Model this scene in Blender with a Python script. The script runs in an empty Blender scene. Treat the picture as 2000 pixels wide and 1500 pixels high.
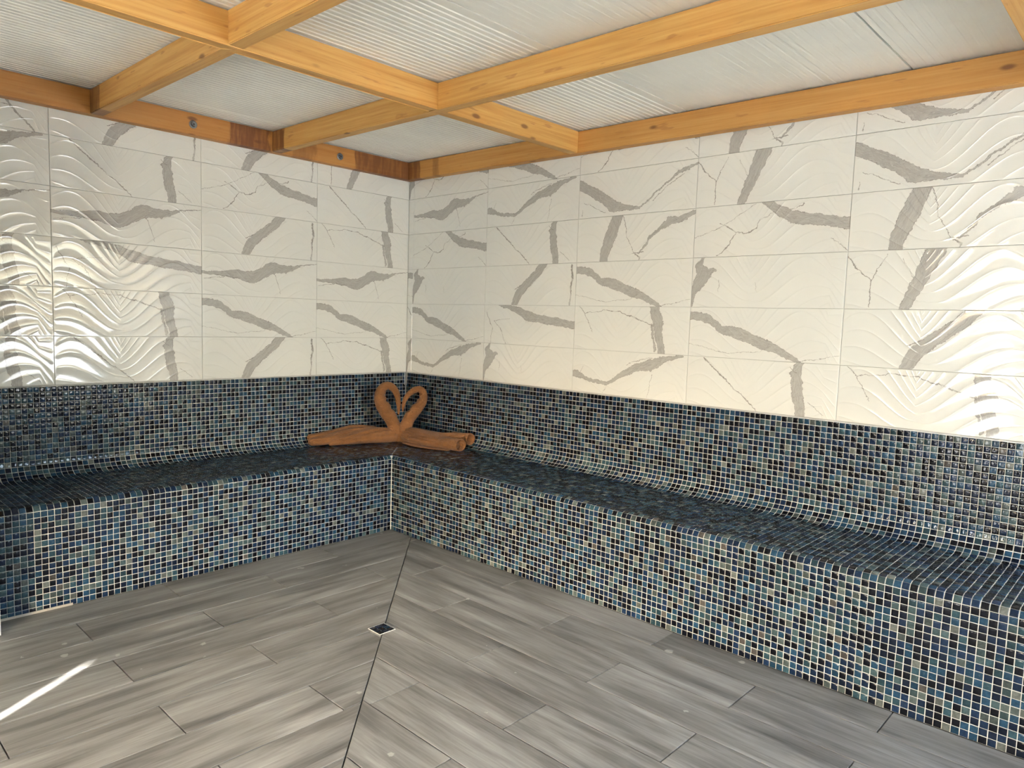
import bpy, bmesh, math, random
import numpy as np
from mathutils import Vector, Matrix

random.seed(7)
rng = np.random.default_rng(11)
scene = bpy.context.scene
COL = scene.collection

# ------------------------------------------------------------------ camera
CAM_POS = Vector((-3.3517, -4.2307, 1.3497))
YAW, PITCH, ROLL = 0.753017, -0.088584, 0.031571
F_PX = 1397.2
cam_data = bpy.data.cameras.new('camera')
cam_data.sensor_fit = 'HORIZONTAL'
cam_data.sensor_width = 36.0
cam_data.lens = F_PX / 2000.0 * 36.0
cam_data.clip_start = 0.05
cam = bpy.data.objects.new('camera', cam_data)
COL.objects.link(cam)
_f = Vector((math.cos(PITCH) * math.cos(YAW), math.cos(PITCH) * math.sin(YAW), math.sin(PITCH)))
_r0 = Vector((math.sin(YAW), -math.cos(YAW), 0))
_u0 = _r0.cross(_f)
_r = _r0 * math.cos(ROLL) + _u0 * math.sin(ROLL)
_u = _u0 * math.cos(ROLL) - _r0 * math.sin(ROLL)
cam.matrix_world = Matrix(((_r.x, _u.x, -_f.x, CAM_POS.x), (_r.y, _u.y, -_f.y, CAM_POS.y),
                           (_r.z, _u.z, -_f.z, CAM_POS.z), (0, 0, 0, 1)))
scene.camera = cam

# ------------------------------------------------------------------ sky, sun, exposure
SUN_EL = math.radians(27.0)
SUN_DIR = Vector((0.84, 0.5426, 0)).normalized()          # the way the sunlight travels over the ground
world = bpy.data.worlds.new('sky')
scene.world = world
world.use_nodes = True
wn = world.node_tree.nodes
wn.clear()
w_out = wn.new('ShaderNodeOutputWorld')
w_bg = wn.new('ShaderNodeBackground')
w_sky = wn.new('ShaderNodeTexSky')
w_sky.sky_type = 'NISHITA'
w_sky.sun_disc = False
w_sky.sun_elevation = SUN_EL
w_sky.sun_rotation = math.atan2(-SUN_DIR.x, -SUN_DIR.y)
w_sky.air_density = 1.0
w_sky.dust_density = 3.5
w_sky.ozone_density = 1.0
w_bg.inputs['Strength'].default_value = 1.0
world.node_tree.links.new(w_sky.outputs[0], w_bg.inputs['Color'])
world.node_tree.links.new(w_bg.outputs[0], w_out.inputs['Surface'])

sun_data = bpy.data.lights.new('sun', 'SUN')
sun_data.energy = 16.0
sun_data.angle = math.radians(0.5)
sun_data.color = (1.0, 0.97, 0.90)
sun = bpy.data.objects.new('sun', sun_data)
COL.objects.link(sun)
sun.location = (-20, -14, 14)
_sd = Vector((SUN_DIR.x * math.cos(SUN_EL), SUN_DIR.y * math.cos(SUN_EL), -math.sin(SUN_EL)))
sun.rotation_euler = _sd.to_track_quat('-Z', 'Y').to_euler()

scene.view_settings.view_transform = 'Standard'
scene.view_settings.look = 'None'
scene.view_settings.exposure = 2.70
scene.view_settings.gamma = 1.0
scene.view_settings.use_curve_mapping = False
scene.cycles.use_denoising = True
scene.cycles.use_adaptive_sampling = True
scene.cycles.adaptive_threshold = 0.02
scene.cycles.max_bounces = 10
scene.cycles.diffuse_bounces = 7
scene.cycles.glossy_bounces = 5
scene.cycles.caustics_reflective = False
scene.cycles.caustics_refractive = False
scene.cycles.sample_clamp_indirect = 6.0


# ------------------------------------------------------------------ helpers
def link(o, parent=None):
    COL.objects.link(o)
    if parent is not None:
        o.parent = parent
    return o


def mesh_from(name, verts, faces, smooth=False):
    me = bpy.data.meshes.new(name)
    me.from_pydata([tuple(v) for v in verts], [], [tuple(f) for f in faces])
    me.update()
    if smooth:
        me.polygons.foreach_set('use_smooth', [True] * len(me.polygons))
    return me


def obj(name, me, mat=None, parent=None):
    o = bpy.data.objects.new(name, me)
    if mat is not None and len(me.materials) == 0:
        me.materials.append(mat)
    return link(o, parent)


def empty(name, loc=(0, 0, 0), parent=None):
    o = bpy.data.objects.new(name, None)
    o.location = loc
    o.empty_display_size = 0.1
    return link(o, parent)


def tag(o, label=None, category=None, group=None, kind=None):
    if label: o['label'] = label
    if category: o['category'] = category
    if group: o['group'] = group
    if kind: o['kind'] = kind
    return o


BOX_F = [(0, 3, 2, 1), (4, 5, 6, 7), (0, 1, 5, 4), (1, 2, 6, 5), (2, 3, 7, 6), (3, 0, 4, 7)]


class MB:
    def __init__(self):
        self.v, self.f = [], []

    def add(self, vs, fs):
        n = len(self.v)
        self.v += [tuple(v) for v in vs]
        self.f += [tuple(i + n for i in f) for f in fs]
        return self

    def box(self, x0, x1, y0, y1, z0, z1):
        x0, x1 = min(x0, x1), max(x0, x1)
        y0, y1 = min(y0, y1), max(y0, y1)
        return self.add([(x0, y0, z0), (x1, y0, z0), (x1, y1, z0), (x0, y1, z0),
                         (x0, y0, z1), (x1, y0, z1), (x1, y1, z1), (x0, y1, z1)], BOX_F)

    def mesh(self, name, smooth=False):
        return mesh_from(name, self.v, self.f, smooth)


def bevel_mesh(me, w, seg=1):
    bm = bmesh.new()
    bm.from_mesh(me)
    bmesh.ops.bevel(bm, geom=bm.edges[:] + bm.verts[:], offset=w, segments=seg, affect='EDGES')
    bm.to_mesh(me)
    bm.free()
    return me


# ------------------------------------------------------------------ node helpers
class NT:
    def __init__(self, name):
        self.mat = bpy.data.materials.new(name)
        self.mat.use_nodes = True
        self.t = self.mat.node_tree
        self.t.nodes.clear()
        self.out = self.t.nodes.new('ShaderNodeOutputMaterial')
        self.p = self.t.nodes.new('ShaderNodeBsdfPrincipled')
        self.t.links.new(self.p.outputs[0], self.out.inputs[0])

    def n(self, typ, **kw):
        nd = self.t.nodes.new(typ)
        for k, v in kw.items():
            setattr(nd, k, v)
        return nd

    def l(self, a, b):
        self.t.links.new(a, b)

    def put(self, sock, v):
        if isinstance(v, bpy.types.NodeSocket):
            self.l(v, sock)
        else:
            sock.default_value = v

    def m(self, op, a, b=None, c=None, clamp=False):
        nd = self.n('ShaderNodeMath', operation=op, use_clamp=clamp)
        self.put(nd.inputs[0], a)
        if b is not None: self.put(nd.inputs[1], b)
        if c is not None: self.put(nd.inputs[2], c)
        return nd.outputs[0]

    def vm(self, op, a, b=None, scale=None):
        nd = self.n('ShaderNodeVectorMath', operation=op)
        self.put(nd.inputs[0], a)
        if b is not None: self.put(nd.inputs[1], b)
        if scale is not None: self.put(nd.inputs['Scale'], scale)
        return nd.outputs['Value'] if op in ('DOT_PRODUCT', 'LENGTH', 'DISTANCE') else nd.outputs['Vector']

    def noise(self, vec, scale, detail=3.0, rough=0.55, color=False, dist=0.0):
        nd = self.n('ShaderNodeTexNoise')
        self.l(vec, nd.inputs['Vector'])
        nd.inputs['Scale'].default_value = scale
        nd.inputs['Detail'].default_value = detail
        nd.inputs['Roughness'].default_value = rough
        nd.inputs['Distortion'].default_value = dist
        return nd.outputs['Color'] if color else nd.outputs[0]

    def ramp(self, fac, stops, interp='LINEAR'):
        nd = self.n('ShaderNodeValToRGB')
        cr = nd.color_ramp
        cr.interpolation = interp
        while len(cr.elements) < len(stops):
            cr.elements.new(0.5)
        for e, (p, c) in zip(cr.elements, stops):
            e.position = p
            e.color = (c[0], c[1], c[2], 1) if not isinstance(c, (int, float)) else (c, c, c, 1)
        self.l(fac, nd.inputs[0])
        return nd.outputs[0]

    def sstep(self, v, a, b, lo=0.0, hi=1.0):
        nd = self.n('ShaderNodeMapRange', interpolation_type='SMOOTHSTEP')
        self.put(nd.inputs[0], v)
        for i, x in zip((1, 2, 3, 4), (a, b, lo, hi)):
            nd.inputs[i].default_value = x
        return nd.outputs[0]

    def mix(self, fac, a, b, blend='MIX'):
        nd = self.n('ShaderNodeMix', data_type='RGBA', blend_type=blend)
        self.put(nd.inputs[0], fac)
        self.put(nd.inputs[6], a if isinstance(a, bpy.types.NodeSocket) else (*a, 1))
        self.put(nd.inputs[7], b if isinstance(b, bpy.types.NodeSocket) else (*b, 1))
        return nd.outputs[2]

    def bump(self, h, strength=0.3, dist=0.005, normal=None):
        nd = self.n('ShaderNodeBump')
        nd.inputs['Strength'].default_value = strength
        nd.inputs['Distance'].default_value = dist
        self.l(h, nd.inputs['Height'])
        if normal is not None: self.l(normal, nd.inputs['Normal'])
        return nd.outputs[0]

    def set(self, **kw):
        names = dict(color='Base Color', rough='Roughness', metal='Metallic', normal='Normal', coat='Coat Weight',
                     coat_rough='Coat Roughness', sheen='Sheen Weight', ior='IOR', spec='Specular IOR Level')
        for k, v in kw.items():
            s = self.p.inputs[names[k]]
            if k == 'color' and not isinstance(v, bpy.types.NodeSocket):
                v = (*v, 1)
            self.put(s, v)
        return self.mat


def sep(T, v):
    nd = T.n('ShaderNodeSeparateXYZ')
    T.l(v, nd.inputs[0])
    return nd.outputs


def comb(T, x, y, z):
    nd = T.n('ShaderNodeCombineXYZ')
    for i, v in enumerate((x, y, z)):
        T.put(nd.inputs[i], v)
    return nd.outputs[0]


def simple_mat(name, color, rough=0.6, noise_amt=0.08, nscale=8, bump=0.0):
    T = NT(name)
    tc = T.n('ShaderNodeTexCoord').outputs['Object']
    n = T.noise(tc, nscale, 5)
    k = T.m('MULTIPLY_ADD', n, 2 * noise_amt, 1 - noise_amt)
    c = T.vm('SCALE', (color[0], color[1], color[2]), scale=k)
    T.set(color=c, rough=rough)
    if bump:
        T.set(normal=T.bump(T.noise(tc, nscale * 8, 4), bump, 0.002))
    return T.mat


# ---- marble-look relief tile -------------------------------------------------
TW, TH = 0.7618, 0.252          # pitch of the wall tiles


def make_seg_group():
    g = bpy.data.node_groups.new('vein_segment', 'ShaderNodeTree')
    it = g.interface
    for nm, ty in (('P', 'NodeSocketVector'), ('A', 'NodeSocketVector'), ('D', 'NodeSocketVector'), ('InvLen2', 'NodeSocketFloat'),
                   ('Ra', 'NodeSocketFloat'), ('dR', 'NodeSocketFloat'), ('Prev', 'NodeSocketFloat')):
        it.new_socket(nm, in_out='INPUT', socket_type=ty)
    it.new_socket('Dist', in_out='OUTPUT', socket_type='NodeSocketFloat')
    N, L = g.nodes, g.links
    i, o = N.new('NodeGroupInput'), N.new('NodeGroupOutput')

    def vm(op, a, b=None, s=None):
        n = N.new('ShaderNodeVectorMath'); n.operation = op
        L.new(a, n.inputs[0])
        if b is not None: L.new(b, n.inputs[1])
        if s is not None: L.new(s, n.inputs['Scale'])
        return n.outputs['Value'] if op in ('DOT_PRODUCT', 'DISTANCE') else n.outputs['Vector']

    def m(op, a, b, c=None, clamp=False):
        n = N.new('ShaderNodeMath'); n.operation = op; n.use_clamp = clamp
        L.new(a, n.inputs[0]); L.new(b, n.inputs[1])
        if c is not None: L.new(c, n.inputs[2])
        return n.outputs[0]
    pa = vm('SUBTRACT', i.outputs['P'], i.outputs['A'])
    t = m('MULTIPLY', vm('DOT_PRODUCT', pa, i.outputs['D']), i.outputs['InvLen2'], clamp=True)
    d = vm('DISTANCE', pa, vm('SCALE', i.outputs['D'], s=t))
    r = m('MULTIPLY_ADD', t, i.outputs['dR'], i.outputs['Ra'])
    L.new(m('MINIMUM', m('SUBTRACT', d, r), i.outputs['Prev']), o.inputs['Dist'])
    return g


SEG = make_seg_group()


def vein_chain(T, P, lines):
    """lines: list of polylines of (u, v, half_width_m); u and v run 0..1 over the tile."""
    prev = None
    for ln in lines:
        for (a, b) in zip(ln[:-1], ln[1:]):
            ax, ay, bx, by = a[0] * TW, a[1] * TH, b[0] * TW, b[1] * TH
            nd = T.n('ShaderNodeGroup')
            nd.node_tree = SEG
            T.l(P, nd.inputs['P'])
            nd.inputs['A'].default_value = (ax, ay, 0)
            nd.inputs['D'].default_value = (bx - ax, by - ay, 0)
            nd.inputs['InvLen2'].default_value = 1.0 / max(1e-9, (bx - ax) ** 2 + (by - ay) ** 2)
            kw = 1.18 if max(a[2], b[2]) > .005 else 1.0
            nd.inputs['Ra'].default_value = a[2] * kw
            nd.inputs['dR'].default_value = (b[2] - a[2]) * kw
            if prev is None:
                nd.inputs['Prev'].default_value = 1.0
            else:
                T.l(prev, nd.inputs['Prev'])
            prev = nd.outputs[0]
    return prev


VEINS = {
    'A': ([[(-.02, .42, .012), (.04, .42, .017), (.10, .35, .010), (.2, .28, .008), (.33, .24, .008), (.45, .47, .012), (.58, .66, .017),
            (.70, .74, .024), (.80, .87, .014), (.96, .99, .005)]],
          [[(.07, .45, .001), (.11, .62, .0005)], [(.5, .72, .0015), (.62, .84, .002), (.72, .9, .001)], [(.33, .2, .0008), (.29, .02, .0004)],
           [(.72, .55, .001), (.69, .02, .0005)]]),
    'B': ([[(.08, 1.0, .004), (.04, .82, .014), (.09, .68, .032), (.05, .5, .026), (.015, .28, .012), (.0, .04, .006)], [(.09, .7, .02), (.165, .74, .006)]],
          [[(.2, .55, .0006), (.2, .3, .0004)], [(.45, .5, .0005), (.46, .3, .0004)]]),
    'C': ([[(.775, 1.02, .013), (.745, .8, .018), (.755, .55, .022), (.775, .25, .021), (.785, -.02, .017)]],
          [[(.12, .99, .0035), (.18, .82, .003), (.33, .45, .0022), (.45, .18, .0022), (.51, .0, .001)], [(.745, .8, .002), (.71, .9, .0008)],
           [(.83, .28, .0012), (.93, .05, .0008)]]),
    'D': ([[(.71, 1.02, .022), (.745, .72, .026), (.76, .4, .019), (.79, -.02, .016)], [(.70, .62, .006), (.735, .05, .004)]],
          [[(.04, .97, .0015), (.10, .84, .0015), (.18, .4, .0008)], [(.1, .84, .0012), (.27, .9, .0014), (.38, .9, .002), (.52, .78, .0025), (.7, .6, .0015)]]),
    'E': ([[(-.02, .83, .014), (.11, .81, .017), (.17, .7, .014), (.24, .54, .017), (.34, .52, .024), (.47, .37, .022), (.60, .24, .016), (.77, -.02, .007)]],
          [[(.0, .25, .0006), (.3, .1, .0008), (.5, .16, .0008), (.55, .26, .0006)], [(.76, .02, .0008), (1, .16, .0006)]]),
    'F': ([[(.18, 1.02, .007), (.36, .90, .015), (.5, .74, .024), (.6, .68, .020), (.8, .62, .022), (1.02, .54, .018)]],
          [[(.03, .8, .0015), (.10, .4, .0018), (.08, .0, .0012)], [(.12, .6, .0012), (.2, .4, .001), (.26, .02, .0008)], [(.12, .6, .001), (.3, .65, .001)]]),
    'G': ([[(.67, 1.02, .024), (.58, .74, .022), (.47, .50, .022), (.40, .30, .027), (.345, -.02, .019)]],
          [[(.955, .97, .004), (.96, .75, .006), (.95, .4, .005), (.945, .0, .004)], [(.43, .52, .002), (.36, .42, .0015)]]),
    'H': ([[(.46, 1.02, .032), (.41, .66, .026), (.37, .38, .022), (.315, -.02, .016)]],
          [[(.005, .9, .0018), (.06, .7, .002), (.14, .5, .0022), (.135, .3, .0018), (.14, .02, .0015)], [(.14, .5, .0015), (.21, .95, .001)],
           [(.3, .85, .0008), (.36, .5, .0006)]]),
    'I': ([[(.47, 1.02, .008), (.55, .86, .017), (.66, .68, .024), (.82, .60, .022), (1.02, .50, .020)]],
          [[(.18, .66, .0015), (.3, .46, .0025), (.38, .45, .0022), (.44, .54, .0018), (.45, .68, .001), (.54, .78, .0008)],
           [(.3, .46, .0022), (.25, .22, .0025), (.17, .02, .0015)], [(.0, .4, .0008), (.2, .6, .001), (.42, .98, .0008)],
           [(.73, .9, .002), (.68, .82, .0015), (.62, .84, .001)], [(.90, .25, .001), (1.0, .04, .001)]]),
    'J': ([[(.37, 1.02, .027), (.34, .78, .030), (.30, .5, .030), (.26, .2, .026), (.25, -.02, .022)],
           [(.56, .15, .003), (.65, .48, .006), (.72, .64, .008), (.80, .80, .018), (.87, .80, .012), (1.02, .96, .009)]],
          [[(.41, 1.0, .0014), (.46, .5, .0014), (.53, .12, .0012)], [(.53, .14, .003), (.57, .05, .004), (.56, .0, .002)], [(.5, .16, .002), (.6, .18, .003)]]),
    'K': ([[(-.02, .50, .006), (.15, .52, .010), (.30, .50, .024), (.42, .46, .032), (.50, .60, .026), (.58, .72, .030), (.70, .72, .018), (.85, .84, .003), (1.02, .93, .0012)]],
          [[(.02, .38, .001), (.2, .45, .002), (.3, .4, .002)], [(.6, .6, .0012), (.66, .1, .0008)]]),
    'L': ([[(-.02, .78, .022), (.1, .64, .022), (.22, .42, .022), (.33, .20, .026), (.42, .16, .014), (.55, .13, .007)],
           [(.55, .13, .005), (.63, .3, .004), (.74, .55, .003), (.86, .78, .006), (1.02, .92, .005)]],
          [[(.05, .35, .001), (.25, .1, .0015)], [(.66, .24, .002), (.76, .5, .002), (.9, .75, .0015)], [(.03, .05, .0012), (.04, .2, .001)]]),
    'M': ([[(.60, 1.02, .003), (.72, .70, .004), (.80, .40, .005), (.92, .02, .003)]],
          [[(.2, .5, .001), (.5, .6, .001), (.8, .4, .0008)]]),
}


def tile_mat(key):
    T = NT('marble_tile_' + key.lower())
    uv = T.n('ShaderNodeUVMap', uv_map='UVMap').outputs[0]
    n1 = T.noise(uv, 16, 4, 0.6, color=True)
    n2 = T.noise(uv, 48, 4, 0.7, color=True)
    w1 = T.vm('SCALE', T.vm('SUBTRACT', n1, (.5, .5, .5)), scale=0.030)
    w2 = T.vm('SCALE', T.vm('SUBTRACT', n2, (.5, .5, .5)), scale=0.020)
    P = T.vm('ADD', uv, T.vm('ADD', w1, w2))
    P = T.vm('MULTIPLY', P, (1, 1, 0))
    thick, thin = VEINS[key]
    sd = vein_chain(T, P, thick)
    st = vein_chain(T, P, thin)
    body = T.sstep(sd, 0.0008, -0.0012)
    # streaks that run inside the grey vein
    streak = T.noise(T.vm('ADD', T.vm('SCALE', uv, scale=1.0), T.vm('SCALE', comb(T, sd, sd, 0), scale=6.0)), 30, 4, 0.65, dist=1.2)
    grey = T.ramp(streak, [(.25, (.27, .257, .235)), (.5, (.38, .365, .337)), (.75, (.50, .485, .45))])
    edge_n = T.sstep(T.noise(uv, 45, 2), .36, .54)
    edge = T.m('MULTIPLY', T.sstep(T.m('ABSOLUTE', sd), .0014, .0004), edge_n)
    halo = T.m('MULTIPLY', T.sstep(sd, .030, 0.0), T.sstep(T.noise(uv, 22, 5, .7), .5, .72))
    cloud = T.sstep(T.noise(uv, 7, 6, .65), .52, .78)
    white = T.mix(T.m('MULTIPLY', cloud, .22), (.70, .70, .655), (.62, .62, .585))
    c = T.mix(T.m('MULTIPLY', halo, .35), white, (.52, .50, .46))
    c = T.mix(T.m('MULTIPLY', body, .93), c, grey)
    c = T.mix(T.m('MULTIPLY', edge, .85), c, (.20, .185, .165))
    thin_a = T.m('MULTIPLY', T.sstep(st, .0009, -.0006), T.sstep(T.noise(uv, 30, 2), .28, .55, .35, .95))
    c = T.mix(thin_a, c, (.27, .255, .23))
    # pressed relief: bundles of curves that spread into lens shapes and draw together again
    s = sep(T, uv)
    u1 = T.m('MULTIPLY', s[0], 1 / TW)
    v1 = T.m('MULTIPLY', s[1], 1 / TH)
    mid = T.m('MULTIPLY_ADD', T.m('SINE', T.m('MULTIPLY_ADD', u1, 2 * math.pi * 1.5, .6)), .30, .5)
    env = T.m('MULTIPLY_ADD', T.m('ABSOLUTE', T.m('SINE', T.m('MULTIPLY_ADD', u1, 2 * math.pi, .55))), .19, .13)
    w = T.m('DIVIDE', T.m('SUBTRACT', v1, mid), env)
    fr = T.m('MULTIPLY', T.m('SUBTRACT', T.m('FRACT', T.m('ADD', w, .5)), .5), 2.0)
    f2 = T.m('MULTIPLY', fr, fr)
    h = T.m('MULTIPLY', T.m('MULTIPLY_ADD', T.m('POWER', f2, 4.0), .62, T.m('MULTIPLY', f2, .30)), env)
    edge_fade = T.m('MULTIPLY', T.m('MULTIPLY', T.sstep(s[0], 0, .02), T.sstep(s[0], TW, TW - .02)),
                    T.m('MULTIPLY', T.sstep(s[1], 0, .012), T.sstep(s[1], TH, TH - .012)))
    nrm = T.bump(T.m('MULTIPLY', h, edge_fade), .7, .0085)
    T.set(color=c, rough=.05, normal=nrm, spec=.5)
    return T.mat


TILE_MATS = {k: tile_mat(k) for k in VEINS}


# ---- glass mosaic --------------------------------------------------------------
def mosaic_mat():
    T = NT('glass_mosaic')
    col = T.n('ShaderNodeAttribute', attribute_name='chip').outputs['Color']
    pos = T.n('ShaderNodeNewGeometry').outputs['Position']
    n = T.noise(pos, 75, 4, .65, dist=.8)
    k = T.m('MULTIPLY_ADD', n, 1.5, .28)
    c = T.vm('SCALE', col, scale=k)
    cloud = T.sstep(T.noise(pos, 120, 3, .6), .58, .8)
    lum = T.vm('DOT_PRODUCT', col, (.33, .33, .33))
    c = T.mix(T.m('MULTIPLY', T.m('MULTIPLY', cloud, .5), T.sstep(lum, .01, .06)), c, (.16, .20, .21))
    b = T.bump(T.noise(pos, 62, 2, .5), .22, .0035)
    T.set(color=c, rough=.05, normal=b, spec=.24)
    return T.mat


MOSAIC = mosaic_mat()


def grout_mat():
    T = NT('white_grout')
    pos = T.n('ShaderNodeNewGeometry').outputs['Position']
    n = T.noise(pos, 9, 5, .6)
    c = T.ramp(n, [(.3, (.46, .46, .44)), (.7, (.59, .595, .58))])
    T.set(color=c, rough=.85, normal=T.bump(T.noise(pos, 300, 3), .3, .001))
    return T.mat


GROUT = grout_mat()
TILE_GROUT = simple_mat('wall_tile_grout', (.50, .49, .46), .85, .06, 10)
SEALANT = simple_mat('white_sealant', (.74, .73, .69), .5, .05, 30)


# ---- wood ---------------------------------------------------------------------
def wood_mat(name, seed, stains=(), tint=1.0):
    """grain along local X; stains: (x_center, half_len, strength)"""
    T = NT(name)
    tc = T.n('ShaderNodeTexCoord').outputs['Object']
    p = T.vm('ADD', tc, (seed * 3.7, seed * 1.3, seed * .9))
    g = T.noise(T.vm('MULTIPLY', p, (1.0, 30, 30)), 1.6, 6, .6, dist=.6)
    g2 = T.noise(T.vm('MULTIPLY', p, (2.5, 130, 130)), 1.0, 3, .5)
    gm = T.m('ADD', T.m('MULTIPLY', g, .7), T.m('MULTIPLY', g2, .3))
    c = T.ramp(gm, [(.30, (.44, .205, .043)), (.50, (.565, .31, .085)), (.72, (.67, .415, .14))])
    c = T.mix(1 - tint, c, (.36, .12, .018))
    blot = T.noise(p, 3.0, 4, .6)
    c = T.mix(T.sstep(blot, .5, .75, 0, .35), c, (.62, .29, .065))
    vor = T.n('ShaderNodeTexVoronoi', feature='F1')
    T.l(T.vm('MULTIPLY', p, (4.5, 11.0, 11.0)), vor.inputs['Vector'])
    vor.inputs['Scale'].default_value = 1.0
    rnd = sep(T, vor.outputs['Color'])[0]
    kn = T.m('MULTIPLY', T.sstep(vor.outputs['Distance'], .17, .07), T.m('GREATER_THAN', rnd, .5))
    c = T.mix(T.m('MULTIPLY', kn, .8), c, (.13, .045, .014))
    streak = T.m('MULTIPLY', T.sstep(T.noise(T.vm('MULTIPLY', p, (7, 40, 40)), 1.0, 2), .64, .72), .55)
    c = T.mix(streak, c, (.33, .14, .04))
    if stains:
        x = sep(T, tc)[0]
        wob = T.m('MULTIPLY', T.m('SUBTRACT', T.noise(T.vm('MULTIPLY', p, (18, 8, 8)), 1.0, 4), .5), .10)
        xs = T.m('ADD', x, wob)
        for (x0, hl, st) in stains:
            d = T.m('ABSOLUTE', T.m('SUBTRACT', xs, x0))
            mask = T.m('MULTIPLY', T.sstep(d, hl + .012, hl - .012), T.sstep(T.noise(T.vm('MULTIPLY', p, (40, 6, 6)), 1.0, 3), .25, .6, .55, 1.0))
            c = T.mix(T.m('MULTIPLY', mask, st), c, (.13, .034, .010))
    T.set(color=c, rough=.55, normal=T.bump(gm, .12, .002))
    return T.mat


# ---- floor planks ----------------------------------------------------------------
def plank_mat():
    T = NT('grey_wood_look_plank')
    uv = T.n('ShaderNodeUVMap', uv_map='UVMap').outputs[0]
    rnd = T.n('ShaderNodeObjectInfo').outputs['Random']
    off = comb(T, T.m('MULTIPLY', rnd, 37.0), T.m('MULTIPLY', rnd, 11.0), 0)
    p = T.vm('ADD', uv, off)
    broad = T.noise(T.vm('MULTIPLY', p, (1.5, 13, 1)), 1.0, 4, .55, dist=.5)
    grain = T.noise(T.vm('MULTIPLY', p, (6, 110, 1)), 1.0, 4, .6, dist=.4)
    m = T.m('ADD', T.m('MULTIPLY', broad, .72), T.m('MULTIPLY', grain, .28))
    m = T.m('ADD', m, T.m('MULTIPLY', T.m('SUBTRACT', rnd, .5), .06))
    c = T.ramp(m, [(.32, (.078, .075, .070)), (.45, (.165, .160, .152)), (.56, (.25, .246, .236)), (.70, (.37, .367, .355))])
    patch = T.noise(T.vm('MULTIPLY', p, (2.5, 5, 1)), 1.0, 3)
    c = T.mix(T.sstep(patch, .52, .8, 0, .35), c, (.185, .165, .135))
    pos = T.n('ShaderNodeNewGeometry').outputs['Position']
    # dried splashes of pale grout
    vor = T.n('ShaderNodeTexVoronoi', feature='F1')
    T.l(T.vm('ADD', pos, T.vm('SCALE', T.noise(pos, 40, 3, color=True), scale=.03)), vor.inputs['Vector'])
    vor.inputs['Scale'].default_value = 8.0
    rv = sep(T, vor.outputs['Color'])
    spot = T.m('MULTIPLY', T.sstep(vor.outputs['Distance'], T_s(T, rv[1]), 0.0), T.m('GREATER_THAN', rv[0], .5))
    c = T.mix(T.m('MULTIPLY', T.sstep(spot, .2, .5), .62), c, (.50, .49, .46))
    dust = T.sstep(T.noise(pos, 5, 6, .7), .55, .85, 0, .18)
    c = T.mix(dust, c, (.45, .44, .42))
    T.set(color=c, rough=T.sstep(m, .3, .7, .42, .58), normal=T.bump(m, .10, .002))
    return T.mat


def T_s(T, r):
    nd = r  # random spot size
    return T.m('MULTIPLY_ADD', T.m('MULTIPLY', nd, nd), .24, .02)


# Map Range accepts only constants in sstep(); a small override for a socket as the first edge
def _sstep(self, v, a, b, lo=0.0, hi=1.0):
    nd = self.n('ShaderNodeMapRange', interpolation_type='SMOOTHSTEP')
    self.put(nd.inputs[0], v)
    for i, x in zip((1, 2, 3, 4), (a, b, lo, hi)):
        self.put(nd.inputs[i], x)
    return nd.outputs[0]


NT.sstep = _sstep
PLANK = plank_mat()
PLANK_GAP = simple_mat('dark_floor_joint', (.05, .047, .043), .9, .2, 20)


def panel_mat():
    T = NT('white_ribbed_sheet_panel')
    pos = T.n('ShaderNodeNewGeometry').outputs['Position']
    n = T.noise(pos, 2.5, 5, .6)
    c = T.ramp(n, [(.3, (.74, .74, .68)), (.7, (.81, .81, .75))])
    T.set(color=c, rough=.42, normal=T.bump(T.noise(pos, 14, 2), .08, .004))
    return T.mat


PANEL = panel_mat()
PLASTER = simple_mat('white_plaster', (.80, .79, .76), .8, .04, 6, .1)
PAVING = simple_mat('pale_paving', (.52, .525, .50), .9, .15, 3)
STEEL = NT('zinc_steel').set(color=(.24, .25, .26), metal=.8, rough=.42)
DARK = simple_mat('dark_hole', (.02, .02, .02), .7, .1, 20)


def towel_mat():
    T = NT('brown_terry_towel')
    pos = T.n('ShaderNodeTexCoord').outputs['Object']
    n = T.noise(pos, 9, 4, .6)
    f = T.noise(pos, 420, 2, .6)
    c = T.ramp(T.m('ADD', T.m('MULTIPLY', n, .6), T.m('MULTIPLY', f, .4)),
               [(.3, (.160, .070, .025)), (.55, (.245, .108, .040)), (.75, (.315, .143, .055))])
    b1 = T.bump(T.noise(T.vm('MULTIPLY', pos, (1, 1, 1.8)), 17, 4, .65, dist=1.0), .75, .03)
    b = T.bump(f, .6, .004, b1)
    T.set(color=c, rough=.95, normal=b, sheen=.12, spec=.1)
    return T.mat


TOWEL = towel_mat()

# ------------------------------------------------------------------ the setting
X_SIDE, Y_NEAR = -6.0, -6.2          # the two walls behind the camera
WALL_TOP = 2.47
DR, DL = 0.610, 0.645                # bench depths on the right and the left wall
Z_MOS = 0.9435                       # top of the mosaic
PART_X = -2.703                      # room side of the stub partition at the end of the left bench

wall_left = obj('wall_left', MB().box(X_SIDE, .2, .008, .2, -.02, WALL_TOP).mesh('wall_left'), TILE_GROUT)
tag(wall_left, kind='structure', label='wall of white marble-look relief tiles left of the corner')
wall_right = obj('wall_right', MB().box(.008, .2, Y_NEAR, .008, -.02, WALL_TOP).mesh('wall_right'), TILE_GROUT)
tag(wall_right, kind='structure', label='wall of white marble-look relief tiles right of the corner')

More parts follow.
